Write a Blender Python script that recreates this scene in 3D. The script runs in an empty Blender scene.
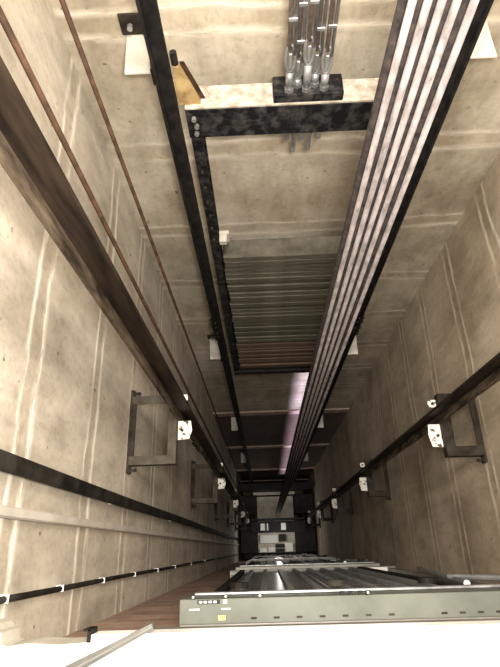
import bpy, bmesh, math, random
from mathutils import Vector, Matrix
random.seed(7)
SC = bpy.context.scene
COL = SC.collection
H = 16.0                                   # height of the eye above the pit floor


def Z(d):                                  # depth below the eye -> world height
    return H - d


# ---------------------------------------------------------------- camera
F = 500.0
dn = Vector((17, -215.5, -F)).normalized()
w = 0.018
s = -(dn.x + w * dn.z) / dn.y
ex = Vector((1, s, w)).normalized()
ez = -dn
ey = ez.cross(ex)
cam = bpy.data.objects.new('camera', bpy.data.cameras.new('camera'))
COL.objects.link(cam)
M = Matrix((ex, ey, ez)).to_4x4()
M.translation = Vector((0, 0, H))
cam.matrix_world = M
cam.data.sensor_fit = 'VERTICAL'
cam.data.sensor_height = 24
cam.data.lens = 24 * F / 667
cam.data.clip_start = 0.02
cam.data.clip_end = 100
SC.camera = cam

# ---------------------------------------------------------------- world, lights, exposure
world = bpy.data.worlds.new('world')
SC.world = world
world.use_nodes = True
bg = world.node_tree.nodes['Background']
bg.inputs[0].default_value = (1.0, 0.93, 0.84, 1)
bg.inputs[1].default_value = 0.15
SC.view_settings.view_transform = 'Standard'
SC.view_settings.look = 'None'
SC.view_settings.gamma = 1
SC.view_settings.use_curve_mapping = False
SC.view_settings.exposure = 0.0


def lamp(name, kind, loc, power, col, size=0.1, rot=(0, 0, 0), spot=None):
    l = bpy.data.lights.new(name, kind)
    l.energy = power
    l.color = col
    if kind == 'AREA':
        l.size = size
    else:
        l.shadow_soft_size = size
    if spot:
        l.spot_size = spot
        l.spot_blend = 0.9
    o = bpy.data.objects.new(name, l)
    o.location = loc
    o.rotation_euler = rot
    COL.objects.link(o)
    return o


lamp('phone_flash', 'POINT', (0.10, 0.06, Z(-0.05)), 215, (1, 0.915, 0.81), 0.10)
lamp('top_fill_light', 'AREA', (0.25, 0.75, Z(-1.3)), 155, (1, 0.93, 0.84), 0.5)  # added soft fill from above the eye, not a known fitting
lamp('car_top_lamp', 'POINT', (0.25, 0.25, Z(11.7)), 7, (1, 0.95, 0.88), 0.05)
tube = lamp('lavender_streak_light', 'AREA', (0.49, 1.42, Z(8.7)), 9, (0.84, 0.74, 1.0), 0.03, (math.pi / 2, 0, 0))  # unseen strip light, added to throw the lavender streak on the back wall
tube.data.shape = 'RECTANGLE'
tube.data.size = 0.03
tube.data.size_y = 8.2
tube.data.spread = math.radians(62)




# ---------------------------------------------------------------- materials
def new_mat(name, rough=0.8, metal=0.0):
    m = bpy.data.materials.new(name)
    m.use_nodes = True
    b = m.node_tree.nodes['Principled BSDF']
    b.inputs['Roughness'].default_value = rough
    b.inputs['Metallic'].default_value = metal
    return m, m.node_tree, b


def noise(nt, vec, scale, detail=4, rough=0.6):
    n = nt.nodes.new('ShaderNodeTexNoise')
    n.inputs['Scale'].default_value = scale
    n.inputs['Detail'].default_value = detail
    n.inputs['Roughness'].default_value = rough
    nt.links.new(vec, n.inputs['Vector'])
    return n.outputs['Fac']


def ramp(nt, fac, stops):
    r = nt.nodes.new('ShaderNodeValToRGB')
    e = r.color_ramp.elements
    while len(e) < len(stops):
        e.new(0.5)
    for i, (p, c) in enumerate(stops):
        e[i].position = p
        e[i].color = (c[0], c[1], c[2], 1)
    nt.links.new(fac, r.inputs[0])
    return r.outputs[0]


def math_(nt, op, a, b=None, c=None):
    n = nt.nodes.new('ShaderNodeMath')
    n.operation = op
    for i, v in enumerate((a, b, c)):
        if v is None:
            continue
        if isinstance(v, (int, float)):
            n.inputs[i].default_value = v
        else:
            nt.links.new(v, n.inputs[i])
    return n.outputs[0]


def mix(nt, fac, a, b, mode='MIX'):
    n = nt.nodes.new('ShaderNodeMix')
    n.data_type = 'RGBA'
    n.blend_type = mode
    for k, v in ((0, fac), (6, a), (7, b)):
        if isinstance(v, (int, float)):
            n.inputs[k].default_value = v
        elif isinstance(v, tuple):
            n.inputs[k].default_value = (v[0], v[1], v[2], 1)
        else:
            nt.links.new(v, n.inputs[k])
    return n.outputs[2]


def objcoord(nt, scale=(1, 1, 1)):
    t = nt.nodes.new('ShaderNodeTexCoord')
    mp = nt.nodes.new('ShaderNodeMapping')
    mp.inputs['Scale'].default_value = scale
    nt.links.new(t.outputs['Object'], mp.inputs['Vector'])
    return mp.outputs[0]


def bump(nt, b, h, strength, dist=0.01):
    n = nt.nodes.new('ShaderNodeBump')
    n.inputs['Strength'].default_value = strength
    n.inputs['Distance'].default_value = dist
    nt.links.new(h, n.inputs['Height'])
    nt.links.new(n.outputs[0], b.inputs['Normal'])


def speck(name, c1, c2, rough=0.6, metal=0.0, scale=30, bmp=0.3, lo=0.35, hi=0.68, stretch=(1, 1, 1)):
    m, nt, b = new_mat(name, rough, metal)
    if max(c2) < 0.2:
        b.inputs['Specular IOR Level'].default_value = 0.12   # matt, dusty or greasy dark surfaces
    v = objcoord(nt, stretch)
    f = noise(nt, v, scale)
    nt.links.new(ramp(nt, f, [(lo, c1), (hi, c2)]), b.inputs['Base Color'])
    if bmp:
        bump(nt, b, f, bmp, 0.003)
    return m


def concrete(name, phase, c_lo, c_mid, c_hi, band=0.56, joint=(0.86, 0.81, 0.72), jamt=0.85):
    """Board-marked cast concrete: blotches, pour joints that run level every `band` metres."""
    m, nt, b = new_mat(name, 0.86)
    v = objcoord(nt)
    big = noise(nt, v, 1.6, 5, 0.62)
    mid = noise(nt, objcoord(nt, (3, 3, 1.0)), 3.0, 6, 0.7)
    fine = noise(nt, v, 42, 3, 0.6)
    base = ramp(nt, big, [(0.32, c_lo), (0.5, c_mid), (0.70, c_hi)])
    base = mix(nt, 0.65, base, ramp(nt, mid, [(0.30, (0.50, 0.47, 0.42)), (0.62, (1.0, 0.98, 0.95))]), 'MULTIPLY')
    base = mix(nt, 0.25, base, ramp(nt, fine, [(0.34, (0.5, 0.47, 0.42)), (0.50, (1, 1, 1))]), 'MULTIPLY')
    # scattered small dark pits
    pit = noise(nt, v, 24, 2, 0.5)
    base = mix(nt, ramp(nt, pit, [(0.24, (1, 1, 1)), (0.29, (0, 0, 0))]), base, (0.14, 0.12, 0.10))
    sep = nt.nodes.new('ShaderNodeSeparateXYZ')
    nt.links.new(v, sep.inputs[0])
    wob = noise(nt, v, 2.4, 3)
    z = math_(nt, 'MULTIPLY_ADD', wob, 0.08, sep.outputs[2])
    fr = math_(nt, 'FRACT', math_(nt, 'DIVIDE', math_(nt, 'ADD', z, phase), band))
    brk = noise(nt, objcoord(nt, (1, 1, 4)), 5.0, 4, 0.7)
    brk = ramp(nt, brk, [(0.40, (0, 0, 0)), (0.56, (1, 1, 1))])

    def line(at, wd):
        d = math_(nt, 'ABSOLUTE', math_(nt, 'SUBTRACT', fr, at))
        return math_(nt, 'SUBTRACT', 1.0, math_(nt, 'SMOOTH_MIN', math_(nt, 'DIVIDE', d, wd), 1.0, 0.2))
    l1 = math_(nt, 'MAXIMUM', line(0.30, 0.045), 0.0)
    l2 = math_(nt, 'MAXIMUM', line(0.45, 0.035), 0.0)
    ll = math_(nt, 'MULTIPLY', math_(nt, 'MAXIMUM', l1, l2), jamt)
    ll = math_(nt, 'MULTIPLY', ll, math_(nt, 'MULTIPLY_ADD', brk, 0.85, 0.15))
    # the strip between the two ridges is a little browner
    strip = math_(nt, 'MULTIPLY', math_(nt, 'GREATER_THAN', fr, 0.30), math_(nt, 'LESS_THAN', fr, 0.44))
    base = mix(nt, math_(nt, 'MULTIPLY', strip, 0.35), base, mix(nt, 1.0, base, (0.78, 0.72, 0.62), 'MULTIPLY'))
    base = mix(nt, ll, base, joint)
    nt.links.new(base, b.inputs['Base Color'])
    hgt = math_(nt, 'ADD', math_(nt, 'MULTIPLY', mid, 0.5), math_(nt, 'MULTIPLY_ADD', ll, 0.35, math_(nt, 'MULTIPLY', fine, 0.2)))
    bump(nt, b, hgt, 0.5, 0.012)
    return m


def brick(name, c1, c2, mortar, scale=1.0, axis='X'):
    m, nt, b = new_mat(name, 0.9)
    t = nt.nodes.new('ShaderNodeTexCoord')
    sep = nt.nodes.new('ShaderNodeSeparateXYZ')
    nt.links.new(t.outputs['Object'], sep.inputs[0])
    cmb = nt.nodes.new('ShaderNodeCombineXYZ')
    nt.links.new(sep.outputs[0 if axis == 'X' else 1], cmb.inputs[0])
    nt.links.new(sep.outputs[2], cmb.inputs[1])
    br = nt.nodes.new('ShaderNodeTexBrick')
    br.inputs['Color1'].default_value = (*c1, 1)
    br.inputs['Color2'].default_value = (*c2, 1)
    br.inputs['Mortar'].default_value = (*mortar, 1)
    br.inputs['Scale'].default_value = scale
    br.inputs['Brick Width'].default_value = 0.30
    br.inputs['Row Height'].default_value = 0.11
    br.inputs['Mortar Size'].default_value = 0.010
    br.inputs['Mortar Smooth'].default_value = 0.4
    nt.links.new(cmb.outputs[0], br.inputs['Vector'])
    n = noise(nt, t.outputs['Object'], 6, 5, 0.7)
    c = mix(nt, 0.7, br.outputs['Color'], ramp(nt, n, [(0.3, (0.35, 0.33, 0.33)), (0.65, (1, 1, 1))]), 'MULTIPLY')
    nt.links.new(c, b.inputs['Base Color'])
    bump(nt, b, math_(nt, 'MULTIPLY_ADD', br.outputs['Fac'], -1.0, n), 0.5, 0.01)
    return m


MT = {}
MT['conc_left'] = concrete('concrete_left', 0.08, (0.34, 0.305, 0.25), (0.52, 0.475, 0.40), (0.66, 0.61, 0.53), 0.56)
MT['conc_right'] = concrete('concrete_right', 0.30, (0.30, 0.245, 0.175), (0.45, 0.38, 0.285), (0.56, 0.485, 0.38), 0.56, (0.70, 0.63, 0.52), 0.8)
MT['conc_back'] = concrete('concrete_back', 0.24, (0.29, 0.25, 0.185), (0.48, 0.43, 0.34), (0.70, 0.65, 0.57), 0.62, (0.74, 0.68, 0.57), 0.7)
MT['ledge'] = speck('ledge_concrete', (0.34, 0.24, 0.20), (0.52, 0.40, 0.35), 0.7, 0, 9, 0.3)
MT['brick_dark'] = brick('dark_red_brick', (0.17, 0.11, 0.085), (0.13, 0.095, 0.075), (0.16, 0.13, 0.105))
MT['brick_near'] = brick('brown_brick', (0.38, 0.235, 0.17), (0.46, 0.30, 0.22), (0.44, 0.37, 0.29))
MT['pit'] = speck('pit_concrete', (0.20, 0.18, 0.15), (0.36, 0.33, 0.28), 0.9, 0, 4)
MT['slab'] = speck('pale_landing_floor', (0.80, 0.79, 0.76), (0.88, 0.87, 0.84), 0.5, 0, 6, 0.05)
MT['plaster'] = speck('cream_plaster', (0.40, 0.37, 0.31), (0.52, 0.49, 0.42), 0.9, 0, 14, 0.4)
MT['black'] = speck('black_painted_steel', (0.006, 0.0055, 0.0055), (0.020, 0.018, 0.017), 0.6, 0.0, 22, 0.25)
MT['black_dusty'] = speck('dusty_black_steel', (0.006, 0.006, 0.007), (0.075, 0.070, 0.066), 0.7, 0.0, 26, 0.6, 0.45, 0.85)
MT['beam_top'] = speck('mortar_dusted_flange', (0.24, 0.205, 0.16), (0.50, 0.46, 0.40), 0.95, 0, 28, 0.6)
MT['rail_dark'] = speck('dark_oily_rail', (0.009, 0.0065, 0.005), (0.040, 0.028, 0.020), 0.55, 0.1, 8, 0.2, 0.35, 0.7, (4, 4, 0.6))
MT['rail_brown'] = speck('brown_rail_flange', (0.022, 0.016, 0.011), (0.13, 0.10, 0.07), 0.7, 0.1, 9, 0.3, 0.38, 0.68, (3, 3, 0.7))
MT['blade'] = speck('machined_rail_blade', (0.10, 0.09, 0.08), (0.26, 0.24, 0.21), 0.35, 0.7, 10, 0.1, 0.3, 0.7, (3, 3, 0.5))
MT['blade_pale'] = speck('pale_machined_blade', (0.50, 0.48, 0.53), (0.70, 0.68, 0.74), 0.4, 0.3, 10, 0.1, 0.3, 0.7, (3, 3, 0.5))
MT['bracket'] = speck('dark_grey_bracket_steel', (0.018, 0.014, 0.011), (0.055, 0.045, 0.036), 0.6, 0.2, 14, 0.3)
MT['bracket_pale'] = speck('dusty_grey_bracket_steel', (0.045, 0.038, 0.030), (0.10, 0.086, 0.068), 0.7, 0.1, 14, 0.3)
MT['zinc_white'] = speck('white_zinc_plate', (0.50, 0.475, 0.42), (0.68, 0.65, 0.58), 0.7, 0.0, 12, 0.1)
MT['zinc_spots'] = speck('spotted_white_plate', (0.06, 0.05, 0.04), (0.80, 0.76, 0.68), 0.7, 0.0, 34, 0.2, 0.40, 0.47)
MT['steel'] = speck('galvanised_steel', (0.20, 0.205, 0.21), (0.38, 0.385, 0.39), 0.4, 0.6, 20, 0.1)
MT['rope'] = speck('pale_steel_rope', (0.065, 0.057, 0.055), (0.15, 0.132, 0.130), 0.8, 0.0, 60, 0.3, 0.3, 0.6, (1, 1, 0.4))
MT['rope_dark'] = speck('greasy_steel_rope', (0.16, 0.13, 0.12), (0.34, 0.29, 0.27), 0.6, 0.2, 60, 0.3)
MT['rope_black'] = speck('blackened_rope', (0.006, 0.005, 0.005), (0.022, 0.017, 0.015), 0.9, 0.0, 60, 0.3)
MT['bolt_dusty'] = speck('dusty_bolt', (0.10, 0.095, 0.09), (0.22, 0.21, 0.20), 0.7, 0.2, 20, 0.1)
MT['wire_brown'] = speck('rusty_wire', (0.030, 0.019, 0.012), (0.085, 0.045, 0.028), 0.7, 0.2, 20, 0.2)
MT['yellow'] = speck('yellowed_wood', (0.19, 0.115, 0.045), (0.42, 0.31, 0.14), 0.75, 0, 18, 0.3)
MT['block'] = speck('grey_cast_block', (0.055, 0.052, 0.040), (0.135, 0.125, 0.098), 0.95, 0, 9, 0.5, 0.32, 0.7, (1, 1, 5))
MT['block_brown'] = speck('brown_cast_block', (0.085, 0.060, 0.045), (0.15, 0.108, 0.082), 0.9, 0, 9, 0.6, 0.32, 0.7, (1, 1, 3))
MT['header'] = speck('grey_green_header_steel', (0.105, 0.114, 0.098), (0.145, 0.156, 0.136), 0.5, 0.15, 5, 0.05)
MT['header_pale'] = speck('pale_galvanised_header', (0.15, 0.145, 0.13), (0.26, 0.25, 0.23), 0.45, 0.3, 6, 0.05)
MT['door'] = speck('bright_sheet_door', (0.46, 0.46, 0.46), (0.66, 0.66, 0.66), 0.25, 0.9, 4, 0.05)
MT['alu'] = speck('brushed_aluminium', (0.10, 0.097, 0.09), (0.16, 0.156, 0.148), 0.5, 0.3, 14, 0.1)
MT['rubber'] = speck('black_rubber_flat_cable', (0.008, 0.007, 0.006), (0.045, 0.040, 0.034), 0.7, 0, 10, 0.2, 0.4, 0.75, (1, 1, 1))
MT['pvc'] = speck('grey_plastic_conduit', (0.40, 0.375, 0.33), (0.54, 0.50, 0.44), 0.7, 0, 8, 0.1)
MT['white'] = speck('white_paint', (0.78, 0.77, 0.74), (0.86, 0.85, 0.82), 0.6, 0, 10, 0)
MT['stick_yellow'] = speck('yellow_sticker', (0.80, 0.68, 0.10), (0.86, 0.74, 0.16), 0.6, 0, 10, 0)
MT['ink'] = speck('black_ink', (0.015, 0.015, 0.015), (0.03, 0.03, 0.03), 0.6, 0, 10, 0)
MT['car_roof'] = speck('pale_dusty_car_roof', (0.46, 0.42, 0.35), (0.70, 0.66, 0.58), 0.7, 0.1, 7, 0.1)


# ---------------------------------------------------------------- helpers
class MB:
    def __init__(self):
        self.bm = bmesh.new()

    def box(self, x0, x1, y0, y1, z0, z1, bevel=0.0):
        c = Vector(((x0 + x1) / 2, (y0 + y1) / 2, (z0 + z1) / 2))
        r = bmesh.ops.create_cube(self.bm, size=1)
        vs = r['verts']
        for v in vs:
            v.co = Vector((v.co.x * abs(x1 - x0), v.co.y * abs(y1 - y0), v.co.z * abs(z1 - z0))) + c
        if bevel:
            es = list({e for v in vs for e in v.link_edges})
            bmesh.ops.bevel(self.bm, geom=es, offset=bevel, segments=1, affect='EDGES')
        return self

    def cyl(self, p, q, r, n=12, r2=None):
        p = Vector(p)
        q = Vector(q)
        d = q - p
        m = d.to_track_quat('Z', 'Y').to_matrix().to_4x4()
        m.translation = (p + q) / 2
        bmesh.ops.create_cone(self.bm, cap_ends=True, segments=n, radius1=r, radius2=r if r2 is None else r2,
                              depth=d.length, matrix=m)
        return self

    def tube(self, pts, r, n=8):
        pts = [Vector(p) for p in pts]
        rings = []
        q = None
        for i, p in enumerate(pts):
            a = pts[max(0, i - 1)]
            b = pts[min(len(pts) - 1, i + 1)]
            t_ = (b - a).normalized()
            q = t_.to_track_quat('Z', 'Y') if q is None else (q @ Vector((0, 0, 1))).rotation_difference(t_) @ q
            rings.append([self.bm.verts.new(p + q @ Vector((r * math.cos(t * 2 * math.pi / n), r * math.sin(t * 2 * math.pi / n), 0)))
                          for t in range(n)])
        for a, b in zip(rings, rings[1:]):
            for i in range(n):
                self.bm.faces.new((a[i], a[(i + 1) % n], b[(i + 1) % n], b[i]))
        self.bm.faces.new(rings[0][::-1])
        self.bm.faces.new(rings[-1])
        return self

    def prism(self, pts, axis, a, b):
        """outline of 2-D points pushed along axis from a to b"""
        def mk(u, v, t):
            return {'x': (t, u, v), 'y': (u, t, v), 'z': (u, v, t)}[axis]
        A = [self.bm.verts.new(mk(u, v, a)) for u, v in pts]
        B = [self.bm.verts.new(mk(u, v, b)) for u, v in pts]
        n = len(pts)
        for i in range(n):
            self.bm.faces.new((A[i], A[(i + 1) % n], B[(i + 1) % n], B[i]))
        self.bm.faces.new(A[::-1])
        self.bm.faces.new(B)
        return self

    def build(self, name, mat, parent=None, smooth=False):
        bmesh.ops.recalc_face_normals(self.bm, faces=self.bm.faces[:])
        me = bpy.data.meshes.new(name)
        self.bm.to_mesh(me)
        self.bm.free()
        me.materials.append(MT[mat] if isinstance(mat, str) else mat)
        if smooth:
            for p in me.polygons:
                p.use_smooth = True
        o = bpy.data.objects.new(name, me)
        COL.objects.link(o)
        if parent:
            o.parent = parent
            o.matrix_parent_inverse = Matrix.Translation(-Vector(parent.location)) if parent.type == 'EMPTY' or True else Matrix()
        return o


def tag(o, label=None, cat=None, group=None, kind=None):
    if label:
        o['label'] = label
    if cat:
        o['category'] = cat
    if group:
        o['group'] = group
    if kind:
        o['kind'] = kind
    return o


def empty(name, loc, label, cat, group=None):
    o = bpy.data.objects.new(name, None)
    o.location = loc
    o.empty_display_size = 0.1
    COL.objects.link(o)
    return tag(o, label, cat, group)


def struct(name, mb, mat):
    return tag(mb.build(name, mat), kind='structure')


def dup(root, off):
    """copy of a thing with copies of its parts and sub-parts, moved by off"""
    off = Vector(off)
    r = root.copy()
    COL.objects.link(r)
    r.location = root.location + off
    for ch in list(root.children):
        c = ch.copy()
        COL.objects.link(c)
        c.parent = r
        for g in list(ch.children):
            d = g.copy()
            COL.objects.link(d)
            d.parent = c
    return r


# ---------------------------------------------------------------- the shaft
XL, XR, YF, YN = -0.66, 1.17, 1.70, -0.24
TH = 0.15
struct('wall_left', MB().box(XL - TH, XL, YN, YF, 0, Z(-1.6)), 'conc_left')
struct('wall_right', MB().box(XR, XR + TH, YN, YF, 0, Z(-1.6)), 'conc_right')
struct('wall_back', MB().box(XL - TH, XR + TH, YF, YF + TH, Z(6.55), Z(-1.6)), 'conc_back')
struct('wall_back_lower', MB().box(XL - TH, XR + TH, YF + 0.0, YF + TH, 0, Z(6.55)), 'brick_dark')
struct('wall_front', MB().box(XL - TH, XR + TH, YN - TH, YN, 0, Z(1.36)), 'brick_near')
struct('floor', MB().box(XL - TH, XR + TH, YN - TH, YF + TH, -0.2, 0), 'pit')
for i, d in enumerate((6.55, 9.0, 11.8, 13.9)):
    struct('trim_%d' % (i + 1), MB().box(XL, XR, YF - 0.022, YF, Z(d + 0.17), Z(d), 0.006), 'ledge')

# landing floor under the photographer: two pale pieces with a notch between them
fl = MB().prism([(-0.405, -0.168), (1.17, -0.168), (1.17, -0.95), (-0.405, -0.95)], 'z', Z(1.36), Z(1.30))
tag(fl.build('floor_landing', 'slab'), kind='structure')
pl = MB()
pts = [(XL, -0.140), (-0.640, -0.144), (-0.628, -0.156), (-0.615, -0.160), (-0.612, -0.182), (-0.60, -0.187), (-0.55, -0.182), (-0.48, -0.186), (-0.408, -0.183)]
pts += [(-0.408, -0.95), (XL, -0.95)]
pl.prism(pts, 'z', Z(1.40), Z(1.305))
struct('trim_5', pl, 'plaster')
struct('trim_6', MB().box(-0.30, 1.16, -0.1675, -0.162, Z(1.345), Z(1.312)), 'header_pale')

# ---------------------------------------------------------------- guide rails
TOPD = -1.2


def t_rail(name, base_x, tip_x, y0, y1, zlo, m_base, m_blade, label, m_head=None):
    """T section: a flange (base) standing towards the wall and a blade pointing into the shaft"""
    r = empty(name, ((base_x + tip_x) / 2, (y0 + y1) / 2, zlo), label, 'guide rail', None)
    sg = 1 if tip_x > base_x else -1
    yc = (y0 + y1) / 2
    MB().box(base_x, base_x + sg * 0.010, y0, y1, zlo, Z(TOPD)).build('flange', m_base, r)
    bl = MB()
    bl.box(base_x + sg * 0.010, base_x + sg * 0.03, yc - 0.006, yc + 0.006, zlo, Z(TOPD))
    bl.box(base_x + sg * 0.03, tip_x, yc - 0.008, yc + 0.008, zlo, Z(TOPD))
    bl.build('blade', m_blade, r)
    if m_head:
        MB().box(tip_x, tip_x + sg * 0.0015, yc - 0.0082, yc + 0.0082, zlo, Z(TOPD)).build('running_face', m_head, r)
    # fishplates with bolts where two lengths meet
    for d in (0.9 + 2.35, 8.2):
        fp = MB().box(base_x - sg * 0.012, base_x - sg * 0.0005, y0 + 0.004, y1 - 0.004, Z(d + 0.16), Z(d - 0.16), 0.002).build('fishplate', 'bracket', r)
        for dz in (-0.12, -0.05, 0.05, 0.12):
            for yy in (y0 + 0.018, y1 - 0.018):
                MB().cyl((base_x - sg * 0.024, yy, Z(d + dz)), (base_x + sg * 0.018, yy, Z(d + dz)), 0.007, 6).build('bolt', 'bracket', fp)
    return r


t_rail('guide_rail', -0.420, -0.352, 0.600, 0.690, 0.02, 'rail_brown', 'rail_dark',
       'thick dark brown guide rail crossing the left wall from the left edge down')
t_rail('guide_rail', 0.965, 0.897, 0.600, 0.690, 0.02, 'rail_brown', 'rail_dark',
       'dark brown guide rail in front of the right wall')
t_rail('guide_rail', -0.312, -0.258, 1.42, 1.485, 0.02, 'black', 'black',
       'thin black guide rail running beside the left end of the counterweight')
t_rail('guide_rail', 0.706, 0.652, 1.42, 1.485, 0.02, 'black', 'black',
       'thin black guide rail beside the pale ropes and the right end of the counterweight')


# ---------------------------------------------------------------- car rail brackets (rectangular frames off the side walls)
def bracket(side, d, label):
    if side < 0:
        xw, xi, y0, y1 = XL, -0.420, 0.385, 0.725
    else:
        xw, xi, y0, y1 = XR, 0.965, 0.420, 0.760
    sg = -side
    z = Z(d)
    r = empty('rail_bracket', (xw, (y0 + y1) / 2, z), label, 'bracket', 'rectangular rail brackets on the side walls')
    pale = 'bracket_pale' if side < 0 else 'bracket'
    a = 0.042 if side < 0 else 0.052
    # wall angle, standing on edge, its two ends run past the frame
    MB().box(xw, xw + sg * 0.012, y0 - 0.035, y1 + 0.035, z - 0.05, z + 0.002, 0.001).build('wall_angle', 'bracket', r)
    MB().box(xw + sg * 0.012, xw + sg * 0.034, y0, y1, z - 0.006, z, 0.001).build('wall_flange', 'bracket', r)
    for yy in (y0 - 0.02, y1 + 0.02):
        b = MB().cyl((xw + sg * 0.013, yy, z - 0.022), (xw + sg * 0.045, yy, z - 0.022), 0.009, 6)
        b.box(xw + sg * 0.012, xw + sg * 0.016, yy - 0.016, yy + 0.016, z - 0.038, z - 0.006)
        b.build('anchor_bolt', 'bracket', r)
    for yy, s2 in ((y0, 1), (y1, -1)):
        m = MB().box(xw + sg * 0.012, xi - sg * 0.012, yy, yy + s2 * a, z + 0.0005, z + 0.006, 0.001)
        m.box(xw + sg * 0.012, xi - sg * 0.012, yy, yy + s2 * 0.006, z - 0.040, z + 0.0005)
        m.build('arm', pale, r)
    m = MB().box(xi - sg * 0.030 - sg * (a - 0.03), xi - sg * 0.001, y0, y1, z + 0.0065, z + 0.011, 0.001)
    m.box(xi - sg * 0.007, xi - sg * 0.001, y0, y1, z - 0.045, z + 0.0065)
    m.build('front_angle', pale if side < 0 else 'bracket', r)
    # white spotted clips that hold the rail flange from both sides
    for ya, yb, e in ((0.505 if side < 0 else 0.475, 0.5985, 0.070), (0.6915, 0.735, 0.046)):
        m = MB().prism([(xi + sg * 0.001, ya), (xi + sg * e * 0.8, ya + 0.004), (xi + sg * e, (ya + yb) / 2),
                        (xi + sg * e * 0.9, yb), (xi + sg * 0.001, yb)], 'z', z - 0.034, z - 0.028)
        cp = m.build('clip_plate', 'zinc_spots', r)
        tag(cp, 'white spotted clip plate')
        yc = (ya + yb) / 2
        MB().cyl((xi + sg * 0.022, yc, z - 0.0275), (xi + sg * 0.022, yc, z - 0.014), 0.008, 6).build('bolt', 'bracket', cp)
    return r


ORD = ['topmost and largest, above the flat black cable', 'second from the top', 'third from the top', 'fourth from the top',
       'fifth from the top']
for i in range(5):
    bracket(-1, 2.43 + 2.2 * i, 'grey rectangular rail bracket on the left wall, %s' % ORD[i])
ORDR = ['topmost and largest', 'second from the top', 'third from the top', 'fourth from the top', 'fifth from the top']
for i in range(5):
    bracket(1, 2.70 + 2.2 * i, 'dark rectangular rail bracket on the right wall, %s' % ORDR[i])


# ---------------------------------------------------------------- counterweight rail brackets (white plates off the far wall)
def cw_bracket(side, d, label):
    z = Z(d)
    xa, xb = (-0.425, -0.335) if side < 0 else (0.728, 0.835)
    r = empty('counterweight_rail_bracket', ((xa + xb) / 2, YF, z), label, 'bracket', 'white brackets of the counterweight rails')
    tp = MB().prism([(xa, 1.500), (xb, 1.500), (xb + 0.0, 1.60), (xb + 0.004, 1.699), (xa - 0.006, 1.699), (xa - 0.003, 1.60)], 'z', z - 0.006, z)
    tp.build('arm_plate', 'zinc_white', r)
    MB().box(xa - 0.02, xb + 0.005, 1.690, 1.6995, z + 0.001, z + 0.075, 0.001).build('wall_plate', 'bracket', r)
    for x in (xa + 0.015, xb - 0.02):
        MB().cyl((x, 1.672, z + 0.035), (x, 1.69, z + 0.035), 0.010, 6).build('anchor_bolt', 'steel', r)
    # clip reaching to the rail flange
    xi = xb if side < 0 else xa
    xr = -0.313 if side < 0 else 0.707
    MB().box(xi, xr + (-0.002 if side < 0 else 0.002), 1.495, 1.56, z - 0.05, z + 0.012, 0.002).build('rail_clip', 'bracket', r)
    for yy in (1.508, 1.545):
        sx = -1 if side < 0 else 1
        MB().cyl((xr + sx * 0.012, yy, z + 0.012), (xr + sx * 0.012, yy, z + 0.030), 0.009, 6).build('clip_bolt', 'steel', r)
    return r


cwn = ['topmost, in the upper left corner', 'second, beside the grey block stack', 'third from the top', 'fourth from the top']
cwr = ['topmost, in the upper right corner', 'second from the top', 'third from the top', 'fourth from the top']
for i in range(4):
    cw_bracket(-1, 1.20 + 2.8 * i, 'white bracket plate left of the counterweight, %s' % cwn[i])
    cw_bracket(1, 1.20 + 2.8 * i, 'white bracket plate right of the pale ropes, %s' % cwr[i])

# ---------------------------------------------------------------- counterweight
cw = empty('counterweight', (0.2, 1.5, Z(4.28)),
           'black steel counterweight frame with bolted top channel and two uprights', 'counterweight')
zt, zb = Z(1.313), Z(1.452)
m = MB().box(-0.236, 0.636, 1.450, 1.462, zb, zt - 0.010, 0.001)
m.box(-0.236, 0.636, 1.462, 1.555, zb, zb + 0.010)
ch = m.build('top_channel', 'black_dusty', cw)
tf = MB().box(-0.236, 0.636, 1.452, 1.560, zt - 0.010, zt, 0.002).build('top_flange', 'beam_top', cw)
tag(tf, 'pale mortar-dusted top flange')
MB().box(0.082, 0.328, 1.454, 1.548, zt + 0.0005, zt + 0.036, 0.003).build('hitch_plate', 'black_dusty', cw)
for xa, xb in ((-0.234, -0.190), (0.605, 0.640)):
    m = MB().box(xa, xb, 1.4635, 1.470, Z(4.22), zb - 0.0005)
    m.box(xa, xa + 0.006, 1.470, 1.555, Z(4.22), zb - 0.0005)
    m.box(xa, xb, 1.5555, 1.562, Z(4.22), zb - 0.0005)
    m.build('upright', 'black_dusty', cw)
m = MB().box(-0.236, 0.642, 1.450, 1.462, Z(4.29), Z(4.222))
m.box(-0.236, 0.642, 1.462, 1.59, Z(4.29), Z(4.275))
m.build('bottom_channel', 'black', cw)
for k, (x, dz) in enumerate(((-0.208, 0.045), (-0.202, 0.078), (-0.206, 0.112), (0.60, 0.045), (0.61, 0.09))):
    MB().cyl((x, 1.436, zt - dz), (x, 1.4505, zt - dz), 0.009, 8).build('bolt', 'bolt_dusty', cw)
for k in range(7):
    MB().cyl((-0.212, 1.452, zb - 0.10 - 0.10 * k), (-0.212, 1.4635, zb - 0.10 - 0.10 * k), 0.006, 6).build('bolt', 'bracket', cw)
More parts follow.
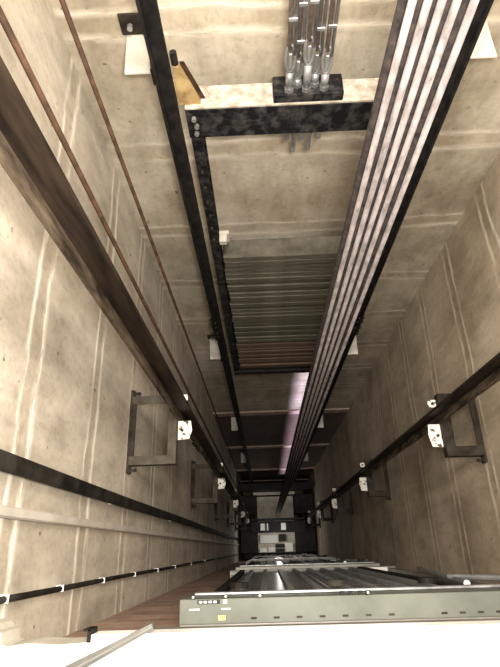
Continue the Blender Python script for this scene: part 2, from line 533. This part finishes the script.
for sx in (-1, 1):
    x = -0.258 if sx < 0 else 0.652
    inn = 0.052 * (1 if sx < 0 else -1)
    # yellowed wooden gusset with a black pin on top of the channel: the upper guide shoe
    g = MB().prism([(x + inn * 0.1, zt + 0.001), (x + inn * 1.55, zt + 0.001), (x + inn * 0.45, zt + 0.155), (x + inn * 0.1, zt + 0.155)],
                   'y', 1.468, 1.492)
    sh = g.build('guide_shoe', 'yellow', cw)
    tag(sh, 'yellowed wooden guide shoe')
    MB().cyl((x + inn * 0.26, 1.48, zt + 0.156), (x + inn * 0.26, 1.48, zt + 0.20), 0.012, 10).build('pin', 'black', sh)
    MB().box(x + inn * 0.03, x + inn * 0.09, 1.452, 1.462, zt + 0.001, zt + 0.115, 0.002).build('shoe_plate', 'yellow', sh)
    MB().prism([(x + inn * 1.2, zt + 0.001), (x + inn * 1.85, zt + 0.001), (x + inn * 0.8, zt + 0.15), (x + inn * 0.5, zt + 0.15)], 'y', 1.4935, 1.499).build('back_plate', 'wire_brown', sh)
cl = MB().box(-0.188, -0.150, 1.47, 1.515, Z(2.22), Z(2.185), 0.002)
cl.box(-0.188, -0.138, 1.515, 1.535, Z(2.26), Z(2.185))
tag(cl.build('retainer_clip', 'plaster', cw), 'pale retaining clip above the blocks')

top, bot = 2.345, 4.205
n = 39
th = (bot - top) / n
proto = None
for i in range(n):
    d0 = top + i * th
    zz = Z(d0 + th)
    jx, jy = random.uniform(-0.006, 0.006), random.uniform(-0.007, 0.007)
    if i == 0 or i == 26:
        o = MB().box(-0.180, 0.596, 1.476, 1.592, 0, th * 0.93, 0.004)
        o = o.build('counterweight_block', 'block' if i == 0 else 'block_brown')
        mesh_now = o.data
    else:
        o = bpy.data.objects.new('counterweight_block', mesh_now)
        COL.objects.link(o)
    o.location = (jx, jy, zz)
    if i == 0:
        tag(o, 'grey cast block lying topmost in the counterweight frame', 'counterweight block', 'cast blocks stacked in the counterweight frame')
    elif i < 26:
        tag(o, 'grey cast block stacked in the counterweight frame below the topmost one', 'counterweight block', 'cast blocks stacked in the counterweight frame')
    else:
        tag(o, 'brownish cast block low in the counterweight frame', 'counterweight block', 'cast blocks stacked in the counterweight frame')

# rope hitches on the counterweight top channel
HX = [(0.136, 1.470), (0.166, 1.492), (0.196, 1.470), (0.226, 1.492), (0.258, 1.474)]
names = ['leftmost', 'second from the left', 'middle one', 'second from the right', 'rightmost']
for (x, y), nm, lift, rod in zip(HX, names, (0.045, 0.0, 0.07, 0.02, 0.03), (0.05, 0.135, 0.045, 0.13, 0.05)):
    r = empty('rope_socket', (x, y, zt), 'shiny wedge socket with rope on the black channel, %s of five' % nm, 'rope socket',
              'rope sockets on the counterweight')
    z0 = zt + 0.037
    MB().cyl((x, y, zb - rod), (x, y, zb - 0.001), 0.009, 8).build('threaded_rod', 'steel', r)
    nt_ = MB().cyl((x, y, zb - 0.045), (x, y, zb - 0.028), 0.0125, 6)
    nt_.cyl((x, y, zb - 0.027), (x, y, zb - 0.012), 0.0125, 6)
    nt_.build('lock_nut', 'steel', r)
    MB().cyl((x, y, z0), (x, y, z0 + 0.03 + lift), 0.0135, 10).build('rod_sleeve', 'steel', r, True)
    MB().cyl((x, y, z0 + 0.001), (x, y, z0 + 0.016), 0.017, 6).build('hex_nut', 'steel', r)
    # eye of the socket: two cheeks joined top and bottom round the wedge
    e0 = z0 + 0.03 + lift
    pts = []
    for k in range(17):
        a = -math.pi / 2 + k * 2 * math.pi / 16
        pts.append((x + 0.015 * math.cos(a), y, e0 + 0.05 + 0.05 * math.sin(a)))
    MB().tube(pts, 0.0055, 8).build('eye', 'steel', r, True)
    MB().box(x - 0.006, x + 0.006, y - 0.004, y + 0.004, e0 + 0.012, e0 + 0.070, 0.002).build('wedge', 'steel', r)
    t1 = e0 + 0.085
    rp = MB().tube([(x - 0.004, y, t1), (x - 0.004, y, Z(TOPD))], 0.0078, 8)
    rp.build('hoist_rope', 'rope_dark', r, True)
    MB().tube([(x + 0.0125, y, t1 - 0.02), (x + 0.013, y, t1 + 0.60 + lift)], 0.0062, 8).build('rope_tail', 'steel', r, True)
    for dz in (0.05, 0.17, 0.27):
        MB().box(x - 0.011, x + 0.017, y - 0.009, y + 0.009, t1 + dz + lift, t1 + dz + 0.013 + lift, 0.002).build('rope_clamp', 'steel', r)

# ---------------------------------------------------------------- pale suspension ropes running down to the car
RX = [0.2265, 0.248, 0.2675, 0.288, 0.3125]
nmr = ['leftmost', 'second from the left', 'middle', 'second from the right', 'rightmost']
for x, nm in zip(RX, nmr):
    o = MB().cyl((x, 0.682, Z(12.02)), (x, 0.682, Z(TOPD)), 0.0060, 10).build('suspension_rope', 'rope', None, True)
    tag(o, 'pale steel rope in the bundle of five right of the counterweight, %s' % nm, 'rope', 'pale suspension ropes of the car')

for x, nm in zip([0.221, 0.245, 0.2665, 0.287, 0.3105], nmr):
    o = MB().cyl((x, 0.7035, Z(12.02)), (x, 0.7035, Z(TOPD)), 0.0085, 10).build('suspension_rope', 'rope_black', None, True)
    tag(o, 'dark greasy rope showing between the pale ropes of the bundle, %s' % nm, 'rope', 'dark ropes behind the pale bundle')

# ---------------------------------------------------------------- thin wires and wall cables
o = MB().tube([(-0.497, 1.0, Z(12.3)), (-0.495, 1.0, Z(TOPD))], 0.0085, 8).build('governor_rope', 'wire_brown', None, True)
tag(o, 'thin brown rope hanging right alongside the thick left guide rail', 'rope', 'thin ropes near the left corner')
o = MB().tube([(-0.46, 1.215, Z(12.3)), (-0.437, 1.215, Z(TOPD))], 0.0075, 8).build('governor_rope', 'wire_brown', None, True)
tag(o, 'thin rusty rope hanging between the left corner and the counterweight rail', 'rope', 'thin ropes near the left corner')

# flat black cable on the left wall, with a slight sway
cab = MB()
N = 90
prev = None
for i in range(N + 1):
    d = -1.0 + 14.5 * i / N
    y = 0.212 + 0.0015 * math.sin(d * 1.9)
    x = XL + 0.030 + 0.001 * math.sin(d * 2.3)
    ring = [cab.bm.verts.new((x + a, y + b, Z(d))) for a, b in ((-0.006, -0.022), (0.006, -0.022), (0.0085, -0.014), (0.0085, 0.014), (0.006, 0.022), (-0.006, 0.022))]
    if prev:
        for k in range(6):
            cab.bm.faces.new((prev[k], prev[(k + 1) % 6], ring[(k + 1) % 6], ring[k]))
    else:
        cab.bm.faces.new(ring)
    prev = ring
cab.bm.faces.new(prev[::-1])
o = empty('travelling_cable', (XL, 0.2, Z(13.5)), 'wide flat black cable running down the left wall below the brackets', 'cable')
cab.build('cable_sheath', 'rubber', o)
for d in (0.75, 2.2, 3.6, 5.2):
    MB().box(XL + 0.0005, XL + 0.022, 0.19, 0.21, Z(d) - 0.012, Z(d) + 0.012, 0.002).build('fixing_clip', 'white', o)

o = empty('cable_duct', (XL, 0.10, Z(13)), 'pale grey flat duct on the left wall between the two dark cables', 'cable duct')
MB().box(XL + 0.0005, XL + 0.022, 0.088, 0.116, Z(13), Z(-0.9), 0.003).build('duct_body', 'pvc', o)
MB().box(XL + 0.0225, XL + 0.026, 0.091, 0.113, Z(13), Z(-0.9), 0.001).build('duct_cover', 'pvc', o)

o = empty('clipped_cable', (XL, -0.09, Z(12)), 'thin dark cable held by small white clips, lowest on the left wall', 'cable')
pts = []
for i in range(120):
    d = -0.6 + 12.6 * i / 119
    pts.append((XL + 0.014, -0.095 + 0.0012 * math.sin(d * 3.1), Z(d)))
MB().tube(pts, 0.0085, 8).build('cable_run', 'rubber', o, True)
for d in [1.06, 1.36, 1.72, 2.15, 2.65, 3.2, 3.8, 4.6, 5.6, 6.8]:
    MB().box(XL + 0.0005, XL + 0.0245, -0.1045, -0.0855, Z(d) - 0.002, Z(d) + 0.002, 0.0005).build('clip', 'white', o)


# ---------------------------------------------------------------- landing door headers, doors and sills
def header(d, label, first=False):
    z = Z(d)
    x0, x1 = -0.277, 0.96
    g = 'door headers stacked down the front wall'
    r = empty('door_header', ((x0 + x1) / 2, -0.17, z), label, 'door header', g)
    mat = 'header' if first else 'header_pale'
    m = MB().box(x0, x1, -0.206, -0.138, z - 0.004, z, 0.001)
    m.box(x0, x1, -0.142, -0.138, z - 0.15, z - 0.004)
    m.build('cover_panel', mat, r)
    MB().box(x0 - 0.0, x1, -0.238, -0.2065, z - 0.030, z - 0.008, 0.001).build('back_angle', 'header_pale', r)
    # hanger track and rollers in front of the cover
    MB().box(x0 + 0.03, x1 - 0.02, -0.137, -0.128, z - 0.150, z - 0.120, 0.002).build('track', 'steel', r)
    for x in (x0 + 0.18, x0 + 0.50, x0 + 0.80, x0 + 1.10):
        MB().cyl((x, -0.117, z - 0.105), (x, -0.100, z - 0.105), 0.030, 16).build('roller', 'rubber', r)
    if first:
        k = 0
        for x in [x0 + 0.22 + 0.070 * q for q in range(7)] + [x0 + 0.80 + 0.055 * q for q in range(7)]:
            MB().box(x, x + 0.018, -0.196, -0.190, z + 0.0002, z + 0.0012).build('slot', 'bracket', r)
        lb = MB().box(x0 + 0.055, x0 + 0.125, -0.152, -0.140, z + 0.0002, z + 0.0010).build('name_label', 'ink', r)
        wr = MB()
        for q in range(4):
            wr.box(x0 + 0.060 + 0.015 * q, x0 + 0.070 + 0.015 * q, -0.149, -0.143, z + 0.0011, z + 0.0016)
        wr.build('label_print', 'white', lb)
        MB().box(x0 + 0.135, x0 + 0.147, -0.152, -0.141, z + 0.0002, z + 0.001).build('white_mark', 'white', r)
        ar = MB().box(x0 + 0.030, x0 + 0.062, -0.168, -0.164, z + 0.0002, z + 0.0010)
        ar.box(x0 + 0.130, x0 + 0.158, -0.168, -0.164, z + 0.0002, z + 0.0010)
        ar.build('printed_mark', 'white', r)
        tag(MB().box(x0 + 0.120, x0 + 0.142, -0.196, -0.184, z + 0.0002, z + 0.001).build('sticker', 'stick_yellow', r), 'yellow square sticker')
        b = MB()
        for x in (x0 + 0.045, x0 + 0.145, x0 + 0.25, x0 + 0.58):
            b.cyl((x, -0.130, z - 0.012), (x, -0.130, z + 0.028), 0.004, 8)
        b.build('stud', 'steel', r)
        ap = MB()
        for x in (x0 + 0.50, x0 + 0.525, x0 + 0.555, x0 + 0.58):
            ap.box(x, x + 0.012, -0.137, -0.126, z - 0.006, z + 0.004)
        ap.build('terminal', 'ink', r)
    return r


def door(d, label):
    """two sliding leaves with vertical stiffeners, hung below the header, and a sill"""
    z1, z0 = Z(d + 0.19), Z(d + 2.28)
    g = 'landing doors stacked down the front wall'
    r = empty('landing_door', (0.3, -0.15, z0), label, 'door', g)
    for xa, xb, yy in ((-0.16, 0.235, -0.150), (0.245, 0.64, -0.150)):
        m = MB().box(xa, xb, yy - 0.020, yy, z0, z1, 0.002)
        lf = m.build('door_leaf', 'door', r)
        rb = MB()
        for q in (0.12, 0.36, 0.62, 0.88):
            xx = xa + (xb - xa) * q
            rb.box(xx - 0.012, xx + 0.012, yy + 0.0005, yy + 0.016, z0 + 0.03, z1 - 0.03, 0.002)
        rb.build('stiffener', 'steel', lf)
        hg = MB().box(xa + 0.04, xb - 0.04, yy + 0.002, yy + 0.010, z1 + 0.001, z1 + 0.03, 0.001)
        hg.build('hanger', 'black', lf)
    MB().box(-0.20, -0.168, -0.200, -0.135, z0, z1 - 0.02, 0.002).build('jamb', 'black', r)
    MB().box(0.65, 0.69, -0.200, -0.135, z0, z1 - 0.02, 0.002).build('jamb', 'black', r)
    MB().box(0.875, 0.92, -0.172, -0.150, z0, z1 - 0.02, 0.002).build('side_panel', 'header_pale', r)
    tr = MB()
    tr.tube([(0.70, -0.13, z1 - 0.05), (0.90, -0.13, z0 + 0.7)], 0.012, 8)
    tr.tube([(0.72, -0.12, z1 - 0.30), (0.90, -0.12, z1 - 0.05)], 0.010, 8)
    tr.build('brace', 'steel', r)
    si = empty('door_sill', (0.4, -0.16, z0 - 0.06), label.replace('steel landing door', 'ribbed aluminium door sill').replace('hung', 'lying'), 'door sill',
               'door sills stacked down the front wall')
    MB().box(-0.277, 0.93, -0.235, -0.138, z0 - 0.060, z0 - 0.012, 0.002).build('sill_plate', 'header_pale', si)
    gr = MB()
    for yy in (-0.20, -0.175, -0.150):
        gr.box(-0.270, 0.925, yy, yy + 0.008, z0 - 0.0115, z0 - 0.006)
    gr.build('ridge', 'alu', si)


dn_ = ['directly under the white landing floor', 'second from the top', 'third from the top', 'fourth from the top', 'lowest, down at the car roof']
for i in range(5):
    d = 1.75 + 3.0 * i
    header(d, ('grey green door header with yellow sticker, %s' if i == 0 else 'pale metal door header on the front wall, %s') % dn_[i], i == 0)
    if i < 4:
        door(d, 'steel landing door hung in the front wall, %s' % dn_[i])

# little glossy plates fixed to the second header
o = MB().box(0.70, 0.86, -0.232, -0.142, Z(4.0355), Z(4.00), 0.002).build('junction_box', 'white')
tag(o, 'small bright white box lying on the uppermost door sill', 'box')

# ---------------------------------------------------------------- things lying on the landing edge
r = empty('aluminium_bar', (-0.36, -0.2, Z(1.29)), 'long grey aluminium bar lying slanted over the white landing edge', 'bar')
b = MB()
p0, p1 = Vector((-0.500, -0.259, Z(1.278))), Vector((-0.262, -0.1515, Z(1.278)))
dv = (p1 - p0)
nv = Vector((-dv.y, dv.x, 0)).normalized()
b2 = MB()
vs = []
hw0, hw1 = 0.013, 0.006
q = [p0 - nv * hw0, p0 + nv * hw0, p1 + nv * hw1, p1 - nv * hw1]
b.prism([(v.x, v.y) for v in q], 'z', Z(1.299), Z(1.278))
b.build('bar_body', 'alu', r)
q = [p0 - nv * (hw0 * 0.35) , p0 + nv * (hw0 * 0.1), p1 + nv * (hw1 * 0.1), p1 - nv * (hw1 * 0.35)]
b2.prism([(v.x, v.y) for v in q], 'z', Z(1.2778), Z(1.272))
b2.build('bar_ridge', 'header_pale', r)
o = MB().box(-0.414, -0.4055, -0.1825, -0.156, Z(1.345), Z(1.297), 0.001)
o.box(-0.424, -0.4055, -0.161, -0.156, Z(1.345), Z(1.297), 0.0005)
tag(o.build('angle_bracket', 'black'), 'small black angle bracket at the notch of the white landing edge', 'bracket')

# ---------------------------------------------------------------- the car far below
car = empty('elevator_car', (0.27, 0.65, Z(14.4)), 'distant lift car with pale roof and black frame at the shaft bottom', 'lift car')
RF = 12.55
MB().box(-0.20, 0.66, -0.08, 1.15, Z(RF + 0.06), Z(RF), 0.004).build('roof', 'car_roof', car)
MB().box(-0.34, 0.885, 0.34, 0.58, Z(12.34), Z(12.28), 0.002).build('crosshead', 'ink', car)
MB().box(-0.34, 0.885, 0.60, 0.64, Z(12.34), Z(12.10), 0.002).build('crosshead', 'ink', car)
for xa, xb in ((-0.345, -0.29), (0.835, 0.885)):
    MB().box(xa, xb, 0.60, 0.74, Z(14.4), Z(12.33), 0.003).build('upright', 'black', car)
for xa, xb in ((-0.13, -0.03), (0.015, 0.045), (0.34, 0.45)):
    MB().box(xa, xb, 0.39, 0.54, Z(12.279), Z(12.26), 0.001).build('white_plate', 'white', car)
for xa, xb, ya, yb, h, mt in ((-0.17, 0.0, -0.07, 0.02, 0.16, 'white'), (0.03, 0.18, -0.07, 0.04, 0.10, 'white'), (0.42, 0.60, -0.07, 0.12, 0.14, 'white'),
                               (-0.15, 0.26, 0.12, 0.30, 0.08, 'white'), (0.28, 0.44, 0.16, 0.30, 0.16, 'ink'), (0.20, 0.40, 0.03, 0.10, 0.10, 'ink'),
                               (0.20, 0.40, -0.07, 0.0, 0.16, 'bracket')):
    MB().box(xa, xb, ya, yb, Z(RF) + 0.0005, Z(RF - h), 0.006).build('roof_box', mt, car)
# black edge frame round the roof
for xa, xb in ((0.67, 1.12), (-0.59, -0.21)):
    MB().box(xa, xb, -0.08, 0.595, Z(12.75), Z(12.42), 0.004).build('side_frame', 'ink', car)
    MB().box(xa, xb, 0.745, 1.17, Z(12.75), Z(12.42), 0.004).build('side_frame', 'ink', car)
MB().box(-0.28, 0.70, 1.18, 1.24, Z(12.50), Z(12.40), 0.004).build('rear_rail', 'car_roof', car)
MB().box(-0.14, 0.55, 0.08, 1.10, 0.9, Z(RF + 0.07)).build('cabin', 'bracket_pale', car)

# black separator beam under the counterweight run
o = MB().box(-0.60, 1.12, 1.25, 1.40, Z(12.35), Z(12.0), 0.004)
tag(o.build('separator_beam', 'ink'), 'black beam crossing the shaft just above the car roof', 'beam')
